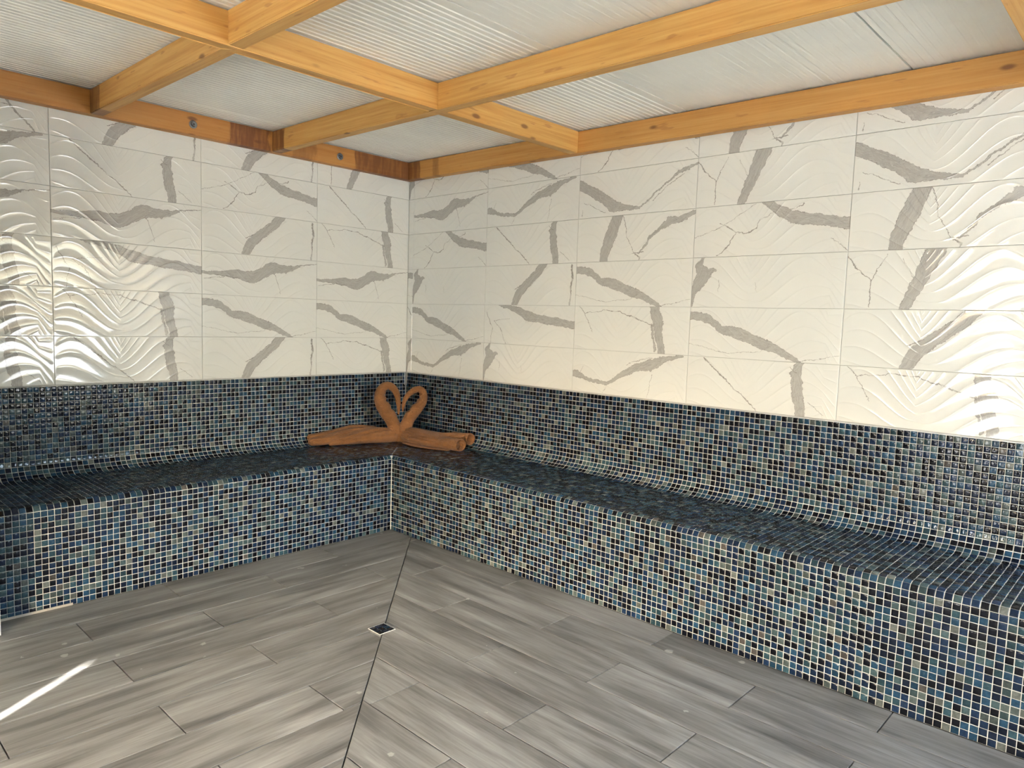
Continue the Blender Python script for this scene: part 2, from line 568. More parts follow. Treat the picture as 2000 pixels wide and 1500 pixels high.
# side wall with a tall opening, narrowed to thin its glints, and the narrow gap of a door left ajar
OPEN_Y0, OPEN_Y1, OPEN_Z = -2.90, -2.42, 2.15
LOW_Y0, LOW_Y1, LOW_Z = -5.15, -4.00, 1.20  # extra low opening, added so sun on the floor brightens the ceiling
SLIT_Y = -1.206 - (-2.393 - X_SIDE + .06) * SUN_DIR.y / SUN_DIR.x
SLIT_W = 0.091
mb = MB()
mb.box(X_SIDE - .12, X_SIDE, OPEN_Y1, .2, 0, WALL_TOP)
mb.box(X_SIDE - .12, X_SIDE, OPEN_Y0, OPEN_Y1, OPEN_Z, WALL_TOP)
mb.box(X_SIDE - .12, X_SIDE, SLIT_Y + SLIT_W / 2, OPEN_Y0, 0, WALL_TOP)
mb.box(X_SIDE - .12, X_SIDE, SLIT_Y - SLIT_W / 2, SLIT_Y + SLIT_W / 2, 2.18, WALL_TOP)
mb.box(X_SIDE - .12, X_SIDE, LOW_Y1, SLIT_Y - SLIT_W / 2, 0, WALL_TOP)
mb.box(X_SIDE - .12, X_SIDE, LOW_Y0, LOW_Y1, LOW_Z, WALL_TOP)
mb.box(X_SIDE - .12, X_SIDE, Y_NEAR, LOW_Y0, 0, WALL_TOP)
tag(obj('wall_side', mb.mesh('wall_side'), PLASTER), kind='structure')
# near wall with its window; sill raised to cut ground bounce onto the ceiling
NO_X0, NO_X1 = -1.35, -.08
mb = MB()
mb.box(X_SIDE - .12, NO_X0, Y_NEAR - .12, Y_NEAR, 0, WALL_TOP)
mb.box(NO_X0, NO_X1, Y_NEAR - .12, Y_NEAR, 2.1, WALL_TOP)
mb.box(NO_X0, NO_X1, Y_NEAR - .12, Y_NEAR, 0, .5)
mb.box(NO_X1, .2, Y_NEAR - .12, Y_NEAR, 0, WALL_TOP)
tag(obj('wall_near', mb.mesh('wall_near'), PLASTER), kind='structure')
# stub partition closing the left bench
tag(obj('wall_partition', bevel_mesh(MB().box(PART_X - .09, PART_X, -.812, -.001, 0, 2.3).mesh('wall_partition'), .004, 2), PLASTER), kind='structure')
# outside: the ground and two added walls that block the sun
tag(obj('ground', MB().box(-40, 30, -40, 20, -.30, -.06).mesh('ground'), PAVING), kind='structure')
tag(obj('sun_blocker_near', MB().box(NO_X0 - .35, NO_X0 - .15, Y_NEAR - 2.6, Y_NEAR - .12, -.06, 4.6).mesh('sun_blocker_near'), PLASTER), kind='structure')  # unseen wall added to keep direct sun out of the near window
tag(obj('sun_blocker_side', MB().box(-8.7, X_SIDE - .12, -3.42, -3.22, -.06, 3.7).mesh('sun_blocker_side'), PLASTER), kind='structure')  # unseen wall added to shade the tall side opening from direct sun


def portal(name, loc, rot, sx, sy):
    d = bpy.data.lights.new(name, 'AREA')
    d.shape = 'RECTANGLE'
    d.size, d.size_y = sx, sy
    d.cycles.is_portal = True
    o = bpy.data.objects.new(name, d)
    o.location, o.rotation_euler = loc, rot
    COL.objects.link(o)


portal('daylight_portal', (X_SIDE - .06, (OPEN_Y0 + OPEN_Y1) / 2, OPEN_Z / 2), (0, -math.pi / 2, 0), OPEN_Z, OPEN_Y1 - OPEN_Y0)
portal('daylight_portal', (X_SIDE - .06, (LOW_Y0 + LOW_Y1) / 2, LOW_Z / 2), (0, -math.pi / 2, 0), LOW_Z, LOW_Y1 - LOW_Y0)
portal('daylight_portal', ((NO_X0 + NO_X1) / 2, Y_NEAR - .06, 1.3), (math.pi / 2, 0, 0), NO_X1 - NO_X0, 1.6)

# ------------------------------------------------------------------ wall tiles
_tile_meshes = {}


def tile_mesh(key, u0, u1, v0, v1):
    """a tile or a cut of one; local X along the wall (viewer's left to right), local Y up, local Z out of the wall"""
    k = (key, round(u0, 4), round(u1, 4), round(v0, 4), round(v1, 4))
    if k in _tile_meshes:
        return _tile_meshes[k]
    g, b, th = .0009, .0012, .0085
    x0, x1, y0, y1 = u0 + g, u1 - g, v0 + g, v1 - g
    vs = [(x0, y0, -th), (x1, y0, -th), (x1, y1, -th), (x0, y1, -th), (x0, y0, -b), (x1, y0, -b), (x1, y1, -b), (x0, y1, -b),
          (x0 + b, y0 + b, 0), (x1 - b, y0 + b, 0), (x1 - b, y1 - b, 0), (x0 + b, y1 - b, 0)]
    fs = [(0, 1, 5, 4), (1, 2, 6, 5), (2, 3, 7, 6), (3, 0, 4, 7), (4, 5, 9, 8), (5, 6, 10, 9), (6, 7, 11, 10), (7, 4, 8, 11), (8, 9, 10, 11), (3, 2, 1, 0)]
    me = mesh_from('wall_tile', vs, fs)
    uvl = me.uv_layers.new(name='UVMap')
    for lp in me.loops:
        v = vs[lp.vertex_index]
        uvl.data[lp.index].uv = (v[0], v[1])
    me.materials.append(TILE_MATS[key])
    _tile_meshes[k] = me
    return me


M_LEFT = Matrix(((1, 0, 0), (0, 0, -1), (0, 1, 0))).to_4x4()         # local x -> +x, y -> z, z -> -y
M_RIGHT = Matrix(((0, 0, -1), (-1, 0, 0), (0, 1, 0))).to_4x4()       # local x -> -y, y -> z, z -> -x


def put_tile(wall, M, origin, key, u0, u1, v0, v1):
    o = bpy.data.objects.new('wall_tile', tile_mesh(key, u0, u1, v0, v1))
    COL.objects.link(o)
    o.parent = wall
    o.matrix_world = Matrix.Translation(origin) @ M
    return o


# rows from the mosaic upwards; columns from the corner outwards
LEFT = ['DGCC', 'EEDD', 'KKFC', 'DGKK', 'CICA', 'HGGM']
RIGHT = ['ABACDGEKB', 'EFDEGCKAD', 'BGEBHEACJ', 'ICJIJHDEL', 'KALHLCFBG', 'IEIJLBGHE']
TOP_H = WALL_TOP - .01 - (Z_MOS + 5 * TH)
for r in range(6):
    vtop = TH if r < 5 else TOP_H
    z = Z_MOS + r * TH
    for c in range(4):
        x0 = -(c + 1) * TW
        ucut = 0.0 if c < 3 else (PART_X - x0)
        put_tile(wall_left, M_LEFT, (x0, 0, z), LEFT[r][c], ucut, TW, 0, vtop)
    put_tile(wall_right, M_RIGHT, (0, 0, z), 'BHEGJB'[r], 0, .057, 0, vtop)
    for c in range(9):
        if -Y_NEAR - .057 - c * TW < .05:
            continue
        put_tile(wall_right, M_RIGHT, (0, -.057 - c * TW, z), RIGHT[r][c], 0, min(TW, -Y_NEAR - .057 - c * TW), 0, vtop)

# ------------------------------------------------------------------ floor of planks
floor = obj('floor', MB().box(X_SIDE, .0, Y_NEAR, .0, -.12, -.010).mesh('floor'), PLANK_GAP)
tag(floor, kind='structure', label='floor of grey wood-look planks mitred along a diagonal')


def clip(poly, nx, ny, c):
    """keep nx*x + ny*y <= c"""
    out = []
    for i in range(len(poly)):
        a, b = poly[i], poly[(i + 1) % len(poly)]
        da, db = nx * a[0] + ny * a[1] - c, nx * b[0] + ny * b[1] - c
        if da <= 0: out.append(a)
        if (da < 0 < db) or (db < 0 < da):
            t = da / (da - db)
            out.append((a[0] + t * (b[0] - a[0]), a[1] + t * (b[1] - a[1])))
    return out


def plank(poly, along_x):
    if len(poly) < 3:
        return
    area = abs(sum(poly[i][0] * poly[(i + 1) % len(poly)][1] - poly[(i + 1) % len(poly)][0] * poly[i][1] for i in range(len(poly)))) / 2
    if area < .0006:
        return
    n = len(poly)
    cx, cy = sum(p[0] for p in poly) / n, sum(p[1] for p in poly) / n

    def inset(d):
        res = []
        for i in range(n):
            p0, p1, p2 = Vector(poly[i - 1]), Vector(poly[i]), Vector(poly[(i + 1) % n])
            e1, e2 = (p1 - p0).normalized(), (p2 - p1).normalized()
            n1, n2 = Vector((-e1.y, e1.x)), Vector((-e2.y, e2.x))
            den = 1 + n1.dot(n2)
            res.append(p1 + (n1 + n2) * (d / max(.2, den)))
        return res
    sa = sum(poly[i][0] * poly[(i + 1) % n][1] - poly[(i + 1) % n][0] * poly[i][1] for i in range(n))
    if sa < 0:
        poly = poly[::-1]
    a, b = inset(.0022), inset(.0028)
    vs = [(p.x - cx, p.y - cy, -.010) for p in a] + [(p.x - cx, p.y - cy, -.0012) for p in a] + [(p.x - cx, p.y - cy, 0) for p in b]
    fs = [tuple(range(2 * n, 3 * n))]
    for i in range(n):
        j = (i + 1) % n
        fs += [(i, j, n + j, n + i), (n + i, n + j, 2 * n + j, 2 * n + i)]
    me = mesh_from('floor_plank', vs, fs)
    uvl = me.uv_layers.new(name='UVMap')
    for lp in me.loops:
        v = vs[lp.vertex_index]
        wx, wy = v[0] + cx, v[1] + cy
        uvl.data[lp.index].uv = (wx, wy) if along_x else (wy, wx)
    me.materials.append(PLANK)
    o = obj('floor_plank', me, None, floor)
    o.location = (cx, cy, 0)


# mitre line: y = MY0 + MS * (x - MX0)
MX0, MY0, MS = -1.269, -1.535, 1.042
FY, FX = -DL - .002, -DR - .002
ys = [FY] + [-.871 - .2266 * k for k in range(30)]
for k in range(len(ys) - 1):
    y1, y0 = ys[k], max(ys[k + 1], Y_NEAR)
    if y1 <= y0 + .02:
        break
    ph = -2.01 if k % 2 == 0 else -2.45
    xe = ph + .866 * 3
    while xe > X_SIDE:
        xa, xb = max(xe - .866, X_SIDE), min(xe, FX)
        if xb > xa + .01:
            poly = [(xa, y0), (xb, y0), (xb, y1), (xa, y1)]
            poly = clip(poly, MS, -1, MS * MX0 - MY0)       # y >= line
            if poly:
                plank(poly, True)
        xe -= .866
xs = [FX] + [-.795 - .2262 * k for k in range(26)]
for k in range(len(xs) - 1):
    x1, x0 = xs[k], max(xs[k + 1], X_SIDE)
    if x1 <= x0 + .02:
        break
    ph = -1.80 if k % 2 == 0 else -2.262
    ye = ph + .889 * 2
    while ye > Y_NEAR:
        ya, yb = max(ye - .889, Y_NEAR), min(ye, FY)
        if yb > ya + .01:
            poly = [(x0, ya), (x1, ya), (x1, yb), (x0, yb)]
            poly = clip(poly, -MS, 1, -(MS * MX0 - MY0))    # y <= line
            if poly:
                plank(poly, False)
        ye -= .889

# ------------------------------------------------------------------ mosaic bench
PITCH_M = 0.02635
R_COVE, R_NOSE, Z_SEAT = .092, .030, .479
GAP = .0027


def profile_sections(D):
    """three named sections of the bench profile as fine polylines (d = distance from the wall, z)"""
    top, low = (.003, Z_MOS - .002), (.009, Z_SEAT + R_COVE)
    back = [(top[0] + (low[0] - top[0]) * t, top[1] + (low[1] - top[1]) * t) for t in np.linspace(0, 1, 12)]
    cxy = (low[0] + R_COVE, low[1])
    cove = [(cxy[0] - R_COVE * math.cos(a), cxy[1] - R_COVE * math.sin(a)) for a in np.linspace(0, math.pi / 2, 14)]
    seat = [(cxy[0] + (D - R_NOSE - cxy[0]) * t, Z_SEAT) for t in np.linspace(0, 1, 12)]
    nose = [(D - R_NOSE + R_NOSE * math.sin(a), Z_SEAT - R_NOSE + R_NOSE * math.cos(a)) for a in np.linspace(0, math.pi / 2, 9)]
    front = [(D, (Z_SEAT - R_NOSE) * (1 - t)) for t in np.linspace(0, 1, 12)]
    return back + cove[1:8], cove[7:] + seat[1:] + nose[1:5], nose[4:] + front[1:]


bench = empty('mosaic_bench', (0, 0, 0))
tag(bench, 'L-shaped corner bench with curved back covered in small blue glass mosaic tiles', 'bench')

PALETTE = np.array([(.0035, .0042, .0075), (.006, .011, .026), (.009, .022, .055), (.014, .045, .085), (.024, .056, .074), (.042, .072, .080),
                    (.068, .088, .087), (.105, .118, .110), (.07, .065, .06)]) * .84
PW = np.array([.25, .17, .16, .16, .11, .075, .045, .022, .01])
PW = PW / PW.sum()


def chip_shape(ca, ct):
    """half sizes -> verts of a pillowed chip in its own frame (x along the run, y down the profile, z out)"""
    vs = []
    for (i, z) in ((0.0, -.0022), (0.0, .0002), (.0012, .0012), (.0050, .0016)):
        for sx, sy in ((-1, -1), (1, -1), (1, 1), (-1, 1)):
            vs.append((sx * (ca - i), sy * (ct - i), z))
    fs = [(12, 13, 14, 15)]
    for k in range(3):
        for i in range(4):
            j = (i + 1) % 4
            fs.append((k * 4 + i, k * 4 + j, k * 4 + 4 + j, k * 4 + 4 + i))
    return np.array(vs), np.array(fs)


def project(P):
    d = P - np.array(CAM_POS)
    R = np.array([_r, _u, _f])
    q = d @ R.T
    z = np.maximum(q[:, 2], 1e-3)
    return 1000 + F_PX * q[:, 0] / z, 750 - F_PX * q[:, 1] / z, q[:, 2]


_variant_meshes = {}


def chip_variant(ci, k, ca, ct):
    key = (ci, k)
    if key in _variant_meshes:
        return _variant_meshes[key]
    vs, fs = chip_shape(ca, ct)
    me = mesh_from('mosaic_tile', vs, fs)
    at = me.color_attributes.new('chip', 'FLOAT_COLOR', 'POINT')
    c = PALETTE[ci] * (0.75 + .5 * (k / 2))
    at.data.foreach_set('color', np.tile(np.append(c, 1.0), len(vs)))
    me.materials.append(MOSAIC)
    _variant_meshes[key] = me
    return me


runs = [dict(side='left', D=DL, ratio=DR / DL, far=-PART_X - .003), dict(side='right', D=DR, ratio=DL / DR, far=-Y_NEAR - .003)]
all_chips = []       # (screen_area, part_index, frame..., colour)
parts = []
for run in runs:
    D = run['D']
    left = run['side'] == 'left'

    def to_world(a, d, z, left=left):
        return (-a, -d, z) if left else (-d, -a, z)
    secs = profile_sections(D)
    for si, sname in enumerate(('backrest', 'seat', 'front_panel')):
        poly = secs[si]
        # ---- grout bed, a closed strip under the chips
        n = len(poly)
        out, inn = [], []
        for i in range(n):
            p0, p1 = Vector(poly[max(0, i - 1)]), Vector(poly[min(n - 1, i + 1)])
            tdir = (p1 - p0).normalized()
            nrm = Vector((-tdir.y, tdir.x)) * -1.0
            # outward: towards room / up
            nrm = Vector((-tdir.y, tdir.x))
            if nrm.x + nrm.y < 0: nrm = -nrm
            out.append(Vector(poly[i]) - nrm * .0012)
            inn.append(Vector(poly[i]) - nrm * .0075)
        vs, fs = [], []
        for pts in (out, inn):
            for p in pts:
                vs.append(to_world(max(p.x, 0) * run['ratio'], p.x, max(p.y, 0)))
                vs.append(to_world(run['far'], p.x, max(p.y, 0)))
        for i in range(n - 1):
            a, b = 2 * i, 2 * i + 2
            q = (a, a + 1, b + 1, b) if left else (a, b, b + 1, a + 1)
            fs.append(q)
            a2, b2 = a + 2 * n, b + 2 * n
            fs.append((a2, b2, b2 + 1, a2 + 1) if left else (a2, a2 + 1, b2 + 1, b2))
        for e in (0, n - 1):
            fs.append((2 * e, 2 * e + 1, 2 * n + 2 * e + 1, 2 * n + 2 * e))
        for i in range(n - 1):
            for k in (0, 1):
                fs.append((2 * i + k, 2 * i + 2 + k, 2 * n + 2 * i + 2 + k, 2 * n + 2 * i + k))
        me = mesh_from(sname, vs, fs, smooth=True)
        bm = bmesh.new(); bm.from_mesh(me)
        bmesh.ops.recalc_face_normals(bm, faces=bm.faces[:])
        bm.to_mesh(me); bm.free()
        po = obj(sname, me, GROUT, bench)
        po['label'] = {'backrest': 'curved mosaic backrest', 'seat': 'mosaic seat', 'front_panel': 'upright mosaic front'}[sname] + \
                      (' of the run on the left' if left else ' of the run on the right')
        parts.append(po)
    # ---- chips along the whole profile
    full = secs[0] + secs[1][1:] + secs[2][1:]
    bounds = [len(secs[0]) - 1, len(secs[0]) + len(secs[1]) - 2]
    F = np.array(full)
    seg = np.linalg.norm(np.diff(F, axis=0), axis=1)
    S = np.concatenate([[0], np.cumsum(seg)])
    sb = [S[bounds[0]], S[bounds[1]]]
    rows = int((S[-1] - .004) / PITCH_M)
    gap0 = .004
    pr = (S[-1] - gap0) / (rows + (.0 if left else .0))
    ncol = int(run['far'] / PITCH_M)
    for r in range(rows):
        s = gap0 + (r + .5) * pr
        d0, z0 = np.interp(s, S, F[:, 0]), np.interp(s, S, F[:, 1])
        da, za = np.interp(s - .012, S, F[:, 0]), np.interp(s - .012, S, F[:, 1])
        db, zb = np.interp(s + .012, S, F[:, 0]), np.interp(s + .012, S, F[:, 1])
        t2 = Vector((db - da, zb - za)).normalized()
        nn = Vector((-t2.y, t2.x))
        if nn.x + nn.y < 0: nn = -nn
        sec = 0 if s < sb[0] else (1 if s < sb[1] else 2)
        a_min = d0 * run['ratio'] + (-.005 if sec == 1 else .002)
        for c in range(ncol):
            a = .009 + (c + .5) * PITCH_M + .0004 * (c // 12)
            if a < a_min or a > run['far'] - .014:
                continue
            if left:
                loc = (-a, -d0, z0); ex = (1, 0, 0); ey = (0, -t2.x, t2.y); ez = (0, -nn.x, nn.y)
            else:
                loc = (-d0, -a, z0); ex = (0, 1, 0); ey = (-t2.x, 0, t2.y); ez = (-nn.x, 0, nn.y)
            all_chips.append((loc, ex, ey, ez, (0 if left else 3) + sec, pr))
NCH = len(all_chips)
loc = np.array([c[0] for c in all_chips]); ex = np.array([c[1] for c in all_chips], float)
ey = np.array([c[2] for c in all_chips]); ez = np.array([c[3] for c in all_chips])
part_i = np.array([c[4] for c in all_chips])
flip = np.einsum('ij,ij->i', np.cross(ex, ey), ez) < 0
ex[flip] *= -1
# slight individual tilt and seating of every chip
tilt = rng.normal(0, .013, (NCH, 2))
ez2 = ez + ex * tilt[:, :1] + ey * tilt[:, 1:]
ez2 /= np.linalg.norm(ez2, axis=1)[:, None]
ex2 = ex - ez2 * np.einsum('ij,ij->i', ex, ez2)[:, None]
ex2 /= np.linalg.norm(ex2, axis=1)[:, None]
ey2 = np.cross(ez2, ex2)
loc = loc + ex * rng.normal(0, .00028, (NCH, 1)) + ey * rng.normal(0, .00028, (NCH, 1))
cidx = rng.choice(len(PALETTE), NCH, p=PW)
kvar = rng.integers(0, 3, NCH)
CA = (PITCH_M - GAP) / 2
CT = (pr - GAP) / 2
base, bf = chip_shape(CA, CT)
corners = np.array([(-CA, -CT, 0), (CA, -CT, 0), (CA, CT, 0), (-CA, CT, 0)])
W = loc[:, None, :] + corners[None, :, 0:1] * ex2[:, None, :] + corners[None, :, 1:2] * ey2[:, None, :]
px, py, pz = project(W.reshape(-1, 3))
px, py, pz = px.reshape(-1, 4), py.reshape(-1, 4), pz.reshape(-1, 4)
area = .5 * np.abs(sum(px[:, i] * py[:, (i + 1) % 4] - px[:, (i + 1) % 4] * py[:, i] for i in range(4)))
inside = (px.min(1) > 0) & (px.max(1) < 2000) & (py.min(1) > 0) & (py.max(1) < 1500) & (pz.min(1) > .2)
order = np.argsort(-np.where(inside, area, 0))
single = np.zeros(NCH, bool)
single[order[:300]] = True
for i in np.nonzero(single)[0]:
    o = bpy.data.objects.new('mosaic_tile', chip_variant(int(cidx[i]), int(kvar[i]), CA, CT))
    COL.objects.link(o)
    o.parent = parts[part_i[i]]
    M = Matrix.Identity(4)
    for k in range(3):
        M[k][0], M[k][1], M[k][2], M[k][3] = ex2[i][k], ey2[i][k], ez2[i][k], loc[i][k]
    o.matrix_world = M
for pi in range(6):
    sel = np.nonzero((part_i == pi) & ~single)[0]
    if len(sel) == 0:
        continue
    nv, nf = len(base), len(bf)
    V = loc[sel][:, None, :] + base[None, :, 0:1] * ex2[sel][:, None, :] + base[None, :, 1:2] * ey2[sel][:, None, :] + base[None, :, 2:3] * ez2[sel][:, None, :]
    Fa = bf[None] + (np.arange(len(sel)) * nv)[:, None, None]
    me = bpy.data.meshes.new('mosaic_field')
    me.vertices.add(len(sel) * nv)
    me.vertices.foreach_set('co', V.reshape(-1))
    Ff = Fa.reshape(-1)
    npoly = len(sel) * nf
    me.loops.add(npoly * 4)
    me.loops.foreach_set('vertex_index', Ff.astype(np.int32))
    me.polygons.add(npoly)
    me.polygons.foreach_set('loop_start', np.arange(npoly, dtype=np.int32) * 4)
    me.polygons.foreach_set('loop_total', np.full(npoly, 4, np.int32))
    me.update(calc_edges=True)
    me.validate()
    cc = PALETTE[cidx[sel]] * (.75 + .25 * kvar[sel])[:, None]
    cc = np.concatenate([cc, np.ones((len(sel), 1))], 1)
    at = me.color_attributes.new('chip', 'FLOAT_COLOR', 'POINT')
    at.data.foreach_set('color', np.repeat(cc, nv, axis=0).reshape(-1))
    me.materials.append(MOSAIC)
    o = obj('mosaic_field', me, None, parts[pi])
    o['kind'] = 'stuff'

# plastered core that carries the mosaic
core = MB()
core.box(PART_X, -DR - .0, -DL + .009, -.016, 0, Z_SEAT - .009)
core.box(-DR + .009, -.016, Y_NEAR + .001, -.016, 0, Z_SEAT - .009)
obj('bench_core', core.mesh('bench_core'), GROUT, bench)
# sealant in the inner corner, in the corner of the backrest and along the foot
obj('corner_sealant', bevel_mesh(MB().box(-DR - .003, -DR + .002, -DL - .003, -DL + .002, .002, Z_SEAT - .034).mesh('corner_sealant'), .002), SEALANT, bench)
FOOT = simple_mat('beige_sealant', (.36, .33, .28), .7, .1, 30)
foot = MB().box(PART_X, -2.40, -DL - .005, -DL - .0005, .0005, .011).mesh('foot_sealant')
obj('foot_sealant', foot, FOOT, bench)
mb = MB()
# a loop of pale sealant in the topmost corner of the backrest
for (xa, ya) in ((-.0185, -.0055), (-.0055, -.0185)):
    mb.box(xa - .0014, xa + .0014, ya - .0014, ya + .0014, Z_MOS - .10, Z_MOS - .006)
mb.box(-.020, -.004, -.020, -.017, Z_MOS - .006, Z_MOS - .003)
mb.box(-.020, -.017, -.017, -.004, Z_MOS - .006, Z_MOS - .003)
obj('corner_bead', mb.mesh('corner_bead'), SEALANT, bench)

# ------------------------------------------------------------------ ceiling: ribbed panels on timber beams
ROOF_SLOPE = math.atan(.011)
ROOF = Matrix.Translation((0, 0, 2.333)) @ Matrix.Rotation(ROOF_SLOPE, 4, 'X')
BW, BH = .062, .120
PZ = BH + .007

ceiling = obj('ceiling', MB().box(X_SIDE - .15, .2, Y_NEAR - .15, .2, PZ + .03, PZ + .09).mesh('ceiling'), PANEL)
ceiling.matrix_world = ROOF
tag(ceiling, kind='structure', label='ceiling of off-white ribbed panels above the timber beams')


def ribbed_panel(y0, y1, dep=.0034):
    ysr, zs = [], []
    y = y1 - .004
    pitch = .034
    pr_ = [(0, 0), (.30, 0), (.40, dep), (.60, dep), (.70, 0)]
    while y - pitch > y0 + .004:
        for (f, h) in pr_:
            ysr.append(y - f * pitch); zs.append(PZ + h)
        y -= pitch
    ysr.append(y0 + .004); zs.append(PZ)
    n = len(ysr)
    vs = [(X_SIDE - .1, a, b) for a, b in zip(ysr, zs)] + [(.15, a, b) for a, b in zip(ysr, zs)]
    vs += [(X_SIDE - .1, ysr[0], PZ + .03), (.15, ysr[0], PZ + .03), (X_SIDE - .1, ysr[-1], PZ + .03), (.15, ysr[-1], PZ + .03)]
    fs = [(i, i + 1, n + i + 1, n + i) for i in range(n - 1)]
    fs += [(0, n, 2 * n + 1, 2 * n), (n - 1, 2 * n + 2, 2 * n + 3, 2 * n - 1)]
    return mesh_from('ceiling_panel', vs, fs)


edges = [.15, -.235, -1.265, -2.29, -3.32, -4.35, -5.38, Y_NEAR - .1]
for ya, yb in zip(edges[:-1], edges[1:]):
    o = obj('ceiling_panel', ribbed_panel(yb, ya, (.007) if yb > -.5 else (.0034 if yb > -2.4 else .0008)), PANEL, ceiling)


def beam(name, label, axis, fixed, a0, a1, mat, notches=(), upper_notch=True, group='timber roof beams'):
    """axis 'x' or 'y': run; fixed: centre on the other axis; notches: centres of half-lap joints"""
    L = a1 - a0
    mid = (a0 + a1) / 2
    mb = MB()
    cuts = sorted(n - mid for n in notches)
    hw = BW / 2
    pos = -L / 2
    for cn in cuts:
        mb.box(pos, cn - hw, -hw, hw, 0, BH)
        if upper_notch:
            mb.box(cn - hw, cn + hw, -hw, hw, 0, BH / 2 - .0005)
        else:
            mb.box(cn - hw, cn + hw, -hw, hw, BH / 2 + .0005, BH)
        pos = cn + hw
    mb.box(pos, L / 2, -hw, hw, 0, BH)
    me = mb.mesh(name)
    bm = bmesh.new(); bm.from_mesh(me)
    bmesh.ops.remove_doubles(bm, verts=bm.verts, dist=1e-5)
    long_edges = [e for e in bm.edges if abs((e.verts[0].co - e.verts[1].co).normalized().x) > .99 and e.calc_length() > .2]
    bmesh.ops.bevel(bm, geom=long_edges, offset=.0035, segments=2, affect='EDGES')
    bm.to_mesh(me); bm.free()
    o = obj(name, me, mat)
    loc = (mid, fixed, 0) if axis == 'x' else (fixed, mid, 0)
    M = ROOF @ Matrix.Translation(loc)
    if axis == 'y':
        M = M @ Matrix.Rotation(math.pi / 2, 4, 'Z')
    o.matrix_world = M
    tag(o, label, 'beam', group)
    return o


PB = BW / 2 + .0015
XA, XB, YC, YD = -2.085, -1.085, -1.575, -3.80
YP0 = -BW - .003
# ledger along the left wall: runs to the corner; local x = x - mid
xl0, xl1 = X_SIDE + .001, -.002
ml = (xl0 + xl1) / 2
beam('timber_beam', 'timber ledger beam along the top of the tiled wall left of the corner', 'x', -PB, xl0, xl1,
     wood_mat('pine_left_ledger', 1, [(-.27 - ml, .25, .80), (-1.26 - ml, .13, .85), (-.9 - ml, .08, .45)], .42))
yr0, yr1 = Y_NEAR + .001, YP0
mr = (yr0 + yr1) / 2
beam('timber_beam', 'timber ledger beam along the top of the tiled wall right of the corner', 'y', -PB, yr0, yr1,
     wood_mat('pine_right_ledger', 2, [(-.12 - mr, .07, .8), (-.36 - mr, .03, .5)], .68))
yb0 = Y_NEAR + .001
mab = (yb0 + YP0) / 2
beam('timber_beam', 'timber cross beam meeting the left wall farthest from the corner', 'y', XA, yb0, YP0,
     wood_mat('pine_cross_a', 3, [(-.13 - mab, .075, .75)]), [YC, YD], False)
beam('timber_beam', 'timber cross beam meeting the left wall nearest the corner', 'y', XB, yb0, YP0,
     wood_mat('pine_cross_b', 4, [(-.12 - mab, .085, .85)]), [YC, YD], False)
beam('timber_beam', 'timber beam crossing both other beams and ending at the right wall', 'x', YC, xl0, YP0,
     wood_mat('pine_main_c', 5), [XA, XB], True)
beam('timber_beam', 'timber beam in the upper right corner of the view above the right ledger', 'x', YD, xl0, YP0,
     wood_mat('pine_main_d', 6, (), .95), [XA, XB], True)


# bolts with washers in the left ledger
def disc_ring(r0, r1, z0, z1, n=24):
    vs, fs = [], []
    for (r, z) in ((r0, z0), (r1, z0), (r1, z1), (r0, z1)):
        vs += [(r * math.cos(2 * math.pi * i / n), r * math.sin(2 * math.pi * i / n), z) for i in range(n)]
    for k in range(4):
        for i in range(n):
            j = (i + 1) % n
            a, b = k * n, ((k + 1) % 4) * n
            fs.append((a + i, a + j, b + j, b + i))
    return vs, fs


def prism(r, z0, z1, n):
    vs = [(r * math.cos(2 * math.pi * i / n), r * math.sin(2 * math.pi * i / n), z) for z in (z0, z1) for i in range(n)]
    fs = [tuple(range(n))[::-1], tuple(range(n, 2 * n))] + [(i, (i + 1) % n, n + (i + 1) % n, n + i) for i in range(n)]
    return vs, fs


for (bx, lab) in ((-1.595, 'zinc bolt and washer in the left ledger, midway between the cross beams'),
                  (-.635, 'zinc bolt and washer in the left ledger, nearest the corner')):
    b = empty('ledger_bolt')
    b.matrix_world = ROOF @ Matrix.Translation((bx, -BW - .0015, .058)) @ Matrix.Rotation(math.pi / 2, 4, 'X')
    tag(b, lab, 'bolt', 'bolts in the left ledger')
    obj('washer', MB().add(*disc_ring(.011, .0225, 0, .003)).mesh('washer', True), STEEL, b)
    obj('nut', MB().add(*disc_ring(.0055, .0115, .003, .013, 6)).mesh('nut'), STEEL, b)
    obj('bolt_end', MB().add(*prism(.0055, .002, .008, 12)).mesh('bolt_end'), DARK, b)

# ------------------------------------------------------------------ floor drain of nine mosaic chips
drain = empty('floor_drain', (-1.531, -1.797, 0))
tag(drain, 'small square floor drain of nine dark mosaic tiles on the mitre line', 'drain')
fr = MB()
hs = .0425
fr.box(-hs, hs, -hs, hs, .0002, .0012)
for (a, b, c, d) in ((-hs, hs, -hs, -hs + .002), (-hs, hs, hs - .002, hs), (-hs, -hs + .002, -hs, hs), (hs - .002, hs, -hs, hs)):
    fr.box(a, b, c, d, .0012, .0026)
obj('drain_tray', fr.mesh('drain_tray'), GROUT, drain)
for i in range(3):
    for j in range(3):
        o = obj('mosaic_tile', chip_variant([0, 1, 0, 1, 0, 2, 0, 3, 1][i * 3 + j], (i + j) % 3, CA, CT), None, drain)
        o.location = ((i - 1) * .0262, (j - 1) * .0262, .0024)


